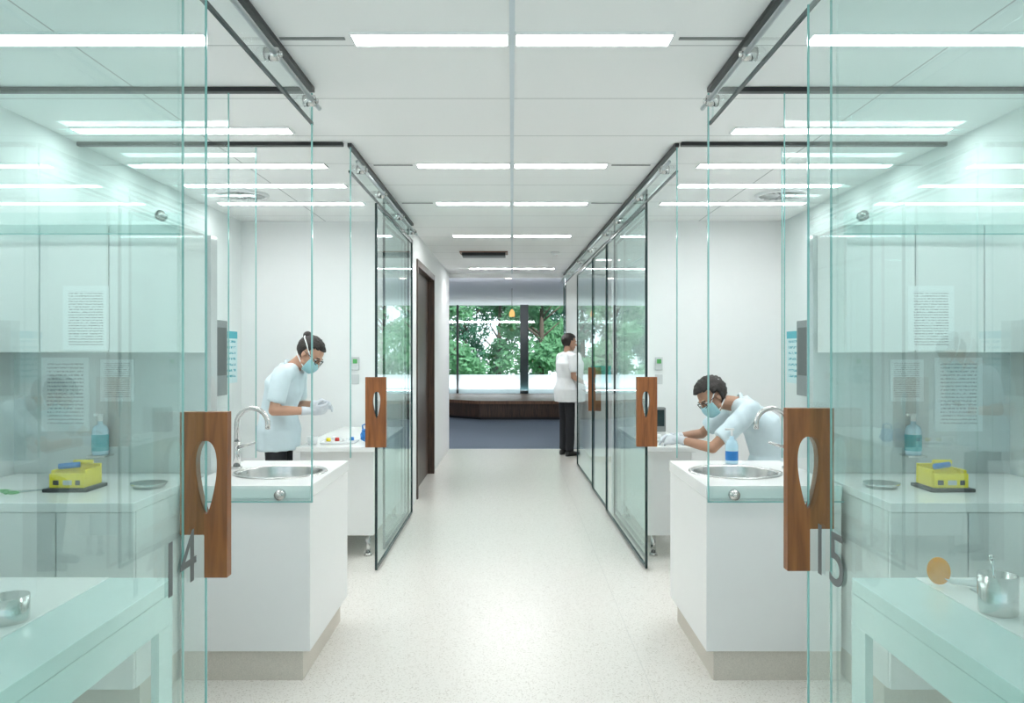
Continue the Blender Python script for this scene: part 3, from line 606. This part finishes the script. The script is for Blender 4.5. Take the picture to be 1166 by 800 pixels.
def person(label, J, hf, hu, skin, hairstyle, mask=True, glasses=True, gloves=True, female=False, coat=0, cloth='tunic'):
    sd = V(J['side']).normalized()
    spine = [V(J['hip']), V(J['waist']), V(J['chest']), V(J['neck'])]
    def front(i):
        t = (spine[min(i+1,3)]-spine[max(i-1,0)]).normalized(); f = sd.cross(t).normalized()
        return -f if f.dot(V(J['fwd'])) < 0 else f
    sw = .93 if female else 1.0
    R = frame_from(hf, hu); hc = V(J['head'])
    bm = NB()
    dims = [(.150,.100),(.128,.092),(.155,.108),(.06,.055)]
    secs = [(spine[0]-(spine[1]-spine[0])*.35, sd*.12*sw, front(0)*.09)]
    for i in range(4):
        secs.append((spine[i], sd*dims[i][0]*sw, front(i)*dims[i][1]))
        if i==2: secs.append((lerp(spine[2],spine[3],.6), sd*.15*sw, front(2)*.075))
    loft(bm, secs)
    cap(bm, spine[3]-(spine[3]-spine[2])*.1, .056*sw, hc+R@V((-.02,0,-.055)), .050*sw)
    head_parts(R, hc, bm)
    for a in ('r','l'):
        sh, el, wr = V(J['sh'+a]), V(J['el'+a]), V(J['wr'+a])
        cap(bm, lerp(spine[3],sh,.25)-V((0,0,.02)), .05, sh, .048); cap(bm, sh, .046, el, .036); cap(bm, el, .037, lerp(el,wr,.35), .036); cap(bm, lerp(el,wr,.35), .036, wr, .025)
        hd, hn, hs = J['hand'+a]; hand(bm, wr+V(hd).normalized()*.01, hd, hn, hs, curl=J.get('curl',.6))
        hp, kn, an = V(J['hp'+a]), V(J['kn'+a]), V(J['an'+a])
        cap(bm, hp, .070, kn, .053); cap(bm, kn, .052, lerp(kn,an,.35), .050); cap(bm, lerp(kn,an,.35), .050, an, .032)
        tf = V(J['toe'+a]); cap(bm, an-V((0,0,.055)), .026, V((tf.x,tf.y,.028)), .016)
    p = remesh('person', bm, .0055, skin, None, 3)
    tag(p, label, 'person')
    bm = NB(); e = .022+coat
    secs = []
    hem = V(J['hem']); secs.append((hem, sd*(.200*sw+coat), V(J['fwd']).normalized()*(.145+coat)))
    for i in range(4):
        w_, d_ = dims[i]
        if i==0: w_, d_ = .182, .128
        if i==3: w_, d_ = .072-coat, .066-coat
        secs.append((spine[i]-((spine[3]-spine[2])*.10 if i==3 else V((0,0,0))), sd*(w_+e)*sw, front(i)*(d_+e)))
        if i==2: secs.append((lerp(spine[2],spine[3],.6), sd*.165*sw, front(2)*.092))
    loft(bm, secs, 32)
    for a in ('r','l'):
        sh, el = V(J['sh'+a]), V(J['el'+a]); m_ = lerp(sh, el, .78)
        cap(bm, lerp(spine[3],sh,.3)-V((0,0,.025)), .060, sh, .064); cyl(bm, sh, m_, .066, .062, 20)
    o = remesh('tunic' if cloth=='tunic' else 'shirt', bm, .008, M[cloth], p, 8, .008); o['label'] = 'short-sleeved pale tunic' if cloth=='tunic' else 'loose white short-sleeved shirt'
    bm = NB(); pts = []
    up = (hc-spine[3]).normalized(); cc = spine[3]-up*.022; aa = sd; bb = up.cross(sd).normalized()
    for k in range(21): pts.append(cc+aa*math.cos(2*PI*k/20)*.062*sw+bb*math.sin(2*PI*k/20)*.060)
    tube(bm, pts, .013, 8); obj('collar', bm, M[cloth], p, True)
    bm = NB()
    loft(bm, [(spine[0]-(spine[1]-spine[0])*.4, sd*.135*sw, front(0)*.095), (spine[0], sd*.152*sw, front(0)*.104), (lerp(spine[0],spine[1],.35), sd*.14*sw, front(0)*.096)])
    for a in ('r','l'):
        hp, kn, an = V(J['hp'+a]), V(J['kn'+a]), V(J['an'+a])
        cap(bm, hp, .080, kn, .068); cyl(bm, kn, an-V((0,0,.01)), .068, .060, 20)
    remesh('trousers', bm, .010, M['trousers'], p, 4, .005)
    for a in ('r','l'):
        an, tf = V(J['an'+a]), V(J['toe'+a]); dd = (tf-an); dd.z = 0; dd.normalize(); base = V((an.x,an.y,0)); sdv = V((-dd.y,dd.x,0))
        bm = NB()
        loft(bm, [(base-dd*.065+V((0,0,.035)), sdv*.028, V((0,0,.034))), (base-dd*.03+V((0,0,.046)), sdv*.040, V((0,0,.046))), (base+dd*.05+V((0,0,.040)), sdv*.044, V((0,0,.040))), (base+dd*.12+V((0,0,.031)), sdv*.046, V((0,0,.031))), (base+dd*.175+V((0,0,.024)), sdv*.032, V((0,0,.023)))], 20)
        obj('shoe', bm, M['shoe'], p, True)
    if gloves:
        for a in ('r','l'):
            bm = NB(); wr = V(J['wr'+a]); hd, hn, hs = J['hand'+a]; hand(bm, wr+V(hd).normalized()*.01, hd, hn, hs, inf=.0022, curl=J.get('curl',.6)); cyl(bm, wr-(wr-V(J['el'+a])).normalized()*.05, wr, .033, .029, 16)
            remesh('glove', bm, .005, M['glove'], p, 2)
    P = lambda x,y,z: hc+R@V((x,y,z))
    bm = NB(); bmesh.ops.create_uvsphere(bm, u_segments=40, v_segments=28, radius=1)
    kill = []; hs_ = 1.0 if hairstyle == 'bun' else 1.045
    for v in bm.verts:
        x,y,z = v.co.x*.109*hs_-.018, v.co.y*.086*hs_, v.co.z*.099*hs_+.036
        n_ = .0035*math.sin(37*v.co.y+11*v.co.z)+.003*math.sin(29*v.co.x+19*v.co.z)
        v.co = V((x,y,z))*(1+n_*8)
        front_line = .055 if z>.075 else (.03 if z>.03 else -.008)
        if z < -.062 or (x > front_line and z < .082): kill.append(v)
    bmesh.ops.delete(bm, geom=kill, context='VERTS')
    for v in bm.verts: v.co = P(*v.co)
    h = obj('hair', bm, M['hair'], p, True); sdm = h.modifiers.new('s','SOLIDIFY'); sdm.thickness = .009; sdm.offset = -1
    if hairstyle == 'bun':
        bm = NB(); sph(bm, P(-.112,0,.085), (.034,.036,.032), R, 18)
        for v in bm.verts: v.co += V((random.uniform(-1,1),)*3)*.002
        obj('hair_bun', bm, M['hair'], h, True)
    for s in (-1,1):
        e_ = obj('eye', sph(NB(), P(.0745,s*.030,.008), (.012,.013,.010), R, 12), M['eye'], p, True)
        obj('iris', sph(NB(), P(.0835,s*.030,.007), (.0045,.0055,.0055), R, 10), M['iris'], e_, True)
        bm = NB(); tube(bm, [P(.090,s*.014,.030),P(.091,s*.030,.036),P(.080,s*.048,.031)], .0035, 6); obj('eyebrow', bm, M['hair'], p, True)
    if mask:
        bm = NB(); bmesh.ops.create_uvsphere(bm, u_segments=36, v_segments=24, radius=1); kill = []
        for v in bm.verts:
            v.co = V((v.co.x*.085+.036, v.co.y*.067, v.co.z*.082-.045))
            if v.co.x < .045 or v.co.z > .004 or v.co.z < -.105: kill.append(v)
        bmesh.ops.delete(bm, geom=kill, context='VERTS')
        for v in bm.verts: v.co = P(*v.co)
        mk = obj('face_mask', bm, M['mask'], p, True); q = mk.modifiers.new('s','SOLIDIFY'); q.thickness = .003
        for s in (-1,1):
            obj('strap', tube(NB(), [P(.060,s*.058,-.005), P(.02,s*.079,.025), P(-.04,s*.091,.062), P(-.095,s*.064,.075), P(-.131,0,.078)], .0045, 6), M['strap'], mk, True)
            obj('strap', tube(NB(), [P(.060,s*.050,-.085), P(.02,s*.064,-.072), P(-.03,s*.062,-.055), P(-.072,s*.038,-.052), P(-.086,0,-.052)], .0045, 6), M['strap'], mk, True)
    if glasses:
        g = obj('glasses', tube(NB(), [P(.112,-.008,.012),P(.116,0,.016),P(.112,.008,.012)], .0022, 6), M['black'], p, True)
        for s in (-1,1):
            pts = [P(.104-.010*abs(math.cos(a)),s*.032+.024*math.cos(a),.008+.019*math.sin(a)) for a in [2*PI*k/20 for k in range(21)]]
            obj('rim', tube(NB(), pts, .0026, 6), M['black'], g, True)
            obj('temple', tube(NB(), [P(.094,s*.056,.012),P(.05,s*.080,.014),P(-.01,s*.090,.012)], .0024, 6), M['black'], g, True)
    return p
JA = dict(side=(.15,1,0), fwd=(1,-.15,0), hip=(-1.71,5.80,.93), waist=(-1.71,5.80,1.08), chest=(-1.67,5.80,1.25), neck=(-1.60,5.80,1.395), head=(-1.480,5.785,1.478), hem=(-1.71,5.80,.785),
 shr=(-1.635,5.625,1.335), elr=(-1.675,5.56,1.085), wrr=(-1.46,5.66,1.075), shl=(-1.62,5.975,1.335), ell=(-1.635,6.04,1.085), wrl=(-1.45,5.90,1.105),
 handr=((1,.35,.05),(.1,.7,.3),(.3,.2,1)), handl=((1,-.35,.0),(.1,-.6,-.4),(.2,-.1,1)),
 hpr=(-1.71,5.725,.88), knr=(-1.70,5.71,.48), anr=(-1.73,5.70,.09), toer=(-1.60,5.68,.035), hpl=(-1.71,5.875,.88), knl=(-1.70,5.89,.48), anl=(-1.74,5.90,.09), toel=(-1.61,5.90,.035), curl=1.0)
person('standing worker in pale tunic, mask and glasses with tied-up hair in the left cubicle', JA, (.70,-.22,-.68), (.5,0,.85), M['skin'], 'bun', female=True)
JB = dict(side=(-.1,-1,0), fwd=(-1,.1,0), hip=(1.77,5.58,.58), waist=(1.81,5.58,.77), chest=(1.76,5.57,.98), neck=(1.57,5.55,1.145), head=(1.395,5.52,1.180), hem=(1.75,5.58,.505),
 shr=(1.62,5.77,1.11), elr=(1.42,5.92,.885), wrr=(1.215,5.86,.865), shl=(1.62,5.345,1.11), ell=(1.345,5.30,.855), wrl=(1.17,5.50,.885),
 handr=((-1,-.25,-.05),(-.1,-.5,-.5),(-.2,-.3,1)), handl=((-.75,.75,-.05),(.3,.5,-.5),(-.3,0,1)),
 hpr=(1.73,5.665,.575), knr=(1.45,5.61,.545), anr=(1.49,5.61,.09), toer=(1.36,5.61,.035), hpl=(1.73,5.495,.575), knl=(1.42,5.43,.545), anl=(1.46,5.41,.09), toel=(1.33,5.41,.035), curl=.9)
person('seated worker in pale tunic and mask bending over the right desk', JB, (-.72,-.30,-.66), (-.5,0,.85), M['skin2'], 'short')
JC = dict(side=(-.45,.88,0), fwd=(.88,.45,0), hip=(.79,11.42,.96), waist=(.79,11.42,1.12), chest=(.79,11.43,1.32), neck=(.80,11.44,1.485), head=(.835,11.46,1.625), hem=(.79,11.42,.78),
 shr=(.875,11.265,1.415), elr=(.87,11.19,1.14), wrr=(1.05,11.31,1.045), shl=(.715,11.595,1.415), ell=(.71,11.67,1.14), wrl=(.91,11.70,1.06),
 handr=((1,.3,-.05),(0,.2,-1),(0,1,0)), handl=((1,-.1,.0),(0,-.2,-1),(.0,-1,0)),
 hpr=(.825,11.35,.91), knr=(.835,11.34,.50), anr=(.825,11.33,.09), toer=(.93,11.39,.035), hpl=(.755,11.49,.91), knl=(.765,11.50,.50), anl=(.755,11.51,.09), toel=(.86,11.58,.035))
person('standing person in white shirt and black trousers at the far right counter', JC, (.95,.32,-.15), (0,0,1), M['skin2'], 'short', mask=False, glasses=False, gloves=False, coat=.014, cloth='coat')
# ---------------------------------------------------------------- outdoors
struct('ground', box(NB(), -14, 14, 20.8, 45, -.4, -.3), M['lawn'])
def clampg(r): return max(-r, min(r, random.gauss(0, r*.6)))
def tree(x, y, h, r, m, label):
    t = thing('tree', label, 'tree', (x,y,-.3), 'trees outside the lobby window')
    bm = NB(); lean = random.uniform(-.15,.15)
    tube(bm, [(x,y,-.3),(x+lean*.4,y,h*.3),(x+lean,y,h*.75)], [.11,.09,.04], 8)
    for k in range(6):
        a = random.uniform(0,2*PI); zz = h*random.uniform(.25,.6); p = V((x+lean*.6,y,zz)); tube(bm, [p, p+V((math.cos(a)*r*.6,math.sin(a)*r*.6,r*.5))], [.04,.015], 6)
    obj('trunk', bm, M['bark'], t, True)
    bm = NB()
    cl = [(V((x+lean+clampg(r*.9), y+clampg(r*.8), h*random.uniform(.10,.95))), r*random.uniform(.3,.5)) for _ in range(22)]
    for _ in range(4800):
        c, cr = random.choice(cl); d = V((random.gauss(0,1),random.gauss(0,1),random.gauss(0,1))).normalized()*cr*random.uniform(.5,1.05)
        p = c+d; s_ = random.uniform(.035,.085); u = V((random.gauss(0,1),random.gauss(0,1),random.gauss(0,1))).normalized(); w_ = u.orthogonal().normalized()
        bm.faces.new([bm.verts.new(q) for q in (p-u*s_*1.6, p+w_*s_*.7, p+u*s_*1.6, p-w_*s_*.7)])
    obj('foliage', bm, m, t, fix=False)
for (x,y,h,r,m,l) in ((-2.0,24,4.4,1.0,'leaf2','light green tree at the left of the lobby window'),(.9,24.3,4.6,1.0,'leaf2','light green tree right of the dark window post'),(3.9,24,4.4,1.0,'leaf','mid green tree at the right edge of the window'),
   (-.5,27.4,5.0,1.15,'leaf','mid green tree in the centre of the lobby window'),(2.7,27.6,5.2,1.15,'leaf2','pale tree behind the right half of the window'),(-3.7,27.5,5.2,1.15,'leaf3','dark tree behind the left half of the window'),
   (-1.9,31,5.8,1.2,'leaf3','dark tree farthest back on the left'),(1.3,31.2,5.8,1.2,'leaf3','dark tree farthest back on the right')):
    tree(x,y,h,r,M[m],l)
# ---------------------------------------------------------------- light and camera
wd = bpy.data.worlds.new('world'); bpy.context.scene.world = wd; wd.use_nodes = True
N, L = wd.node_tree.nodes, wd.node_tree.links
bg = N['Background']; tc = N.new('ShaderNodeTexCoord'); s_ = N.new('ShaderNodeSeparateXYZ'); L.new(tc.outputs['Generated'], s_.inputs[0])
r = N.new('ShaderNodeValToRGB'); r.color_ramp.elements[0].position = .45; r.color_ramp.elements[0].color = (.85,.95,.98,1); r.color_ramp.elements[1].position = .9; r.color_ramp.elements[1].color = (.66,.84,1,1)
mr = math_node(N, L, 'MULTIPLY_ADD', s_.outputs[2], .5); mr.node.inputs[2].default_value = .5
L.new(mr, r.inputs[0]); L.new(r.outputs[0], bg.inputs[0])
st = math_node(N, L, 'MULTIPLY_ADD', s_.outputs[1], .35); st.node.inputs[2].default_value = 1.25   # sky a little brighter on the garden side
L.new(st, bg.inputs[1])
sun = bpy.data.lights.new('sun','SUN'); sun.energy = 3.5; sun.angle = .02; so = bpy.data.objects.new('sun', sun); C.objects.link(so); so.rotation_euler = (math.radians(35), math.radians(28), 0)
def area(name, loc, rot, sx, sy, e, col=(1,1,1)):
    l = bpy.data.lights.new(name,'AREA'); l.shape = 'RECTANGLE'; l.size = sx; l.size_y = sy; l.energy = e; l.color = col
    o = bpy.data.objects.new(name, l); C.objects.link(o); o.location = loc; o.rotation_euler = rot
area('lobby_ceiling_fill', (0,20.28,.5), (PI,0,0), 6, .15, 55, (.92,.95,1))        # invented fill light behind the timber platform, brightening the lobby ceiling
area('lobby_fill', (0,12.34,2.57), (PI/2,0,0), 6, .1, 60, (.95,.96,1))   # fill light added on the lobby side of the bulkhead to lift the lobby
cam = bpy.data.cameras.new('camera'); cam.lens = 27.8; cam.sensor_width = 36; cam.clip_end = 200; cam.clip_start = .05
co = bpy.data.objects.new('camera', cam); C.objects.link(co); co.location = (0,0,1.5); co.rotation_euler = (PI/2,0,0)
sc = bpy.context.scene; sc.camera = co
sc.view_settings.view_transform = 'Standard'; sc.view_settings.exposure = .58
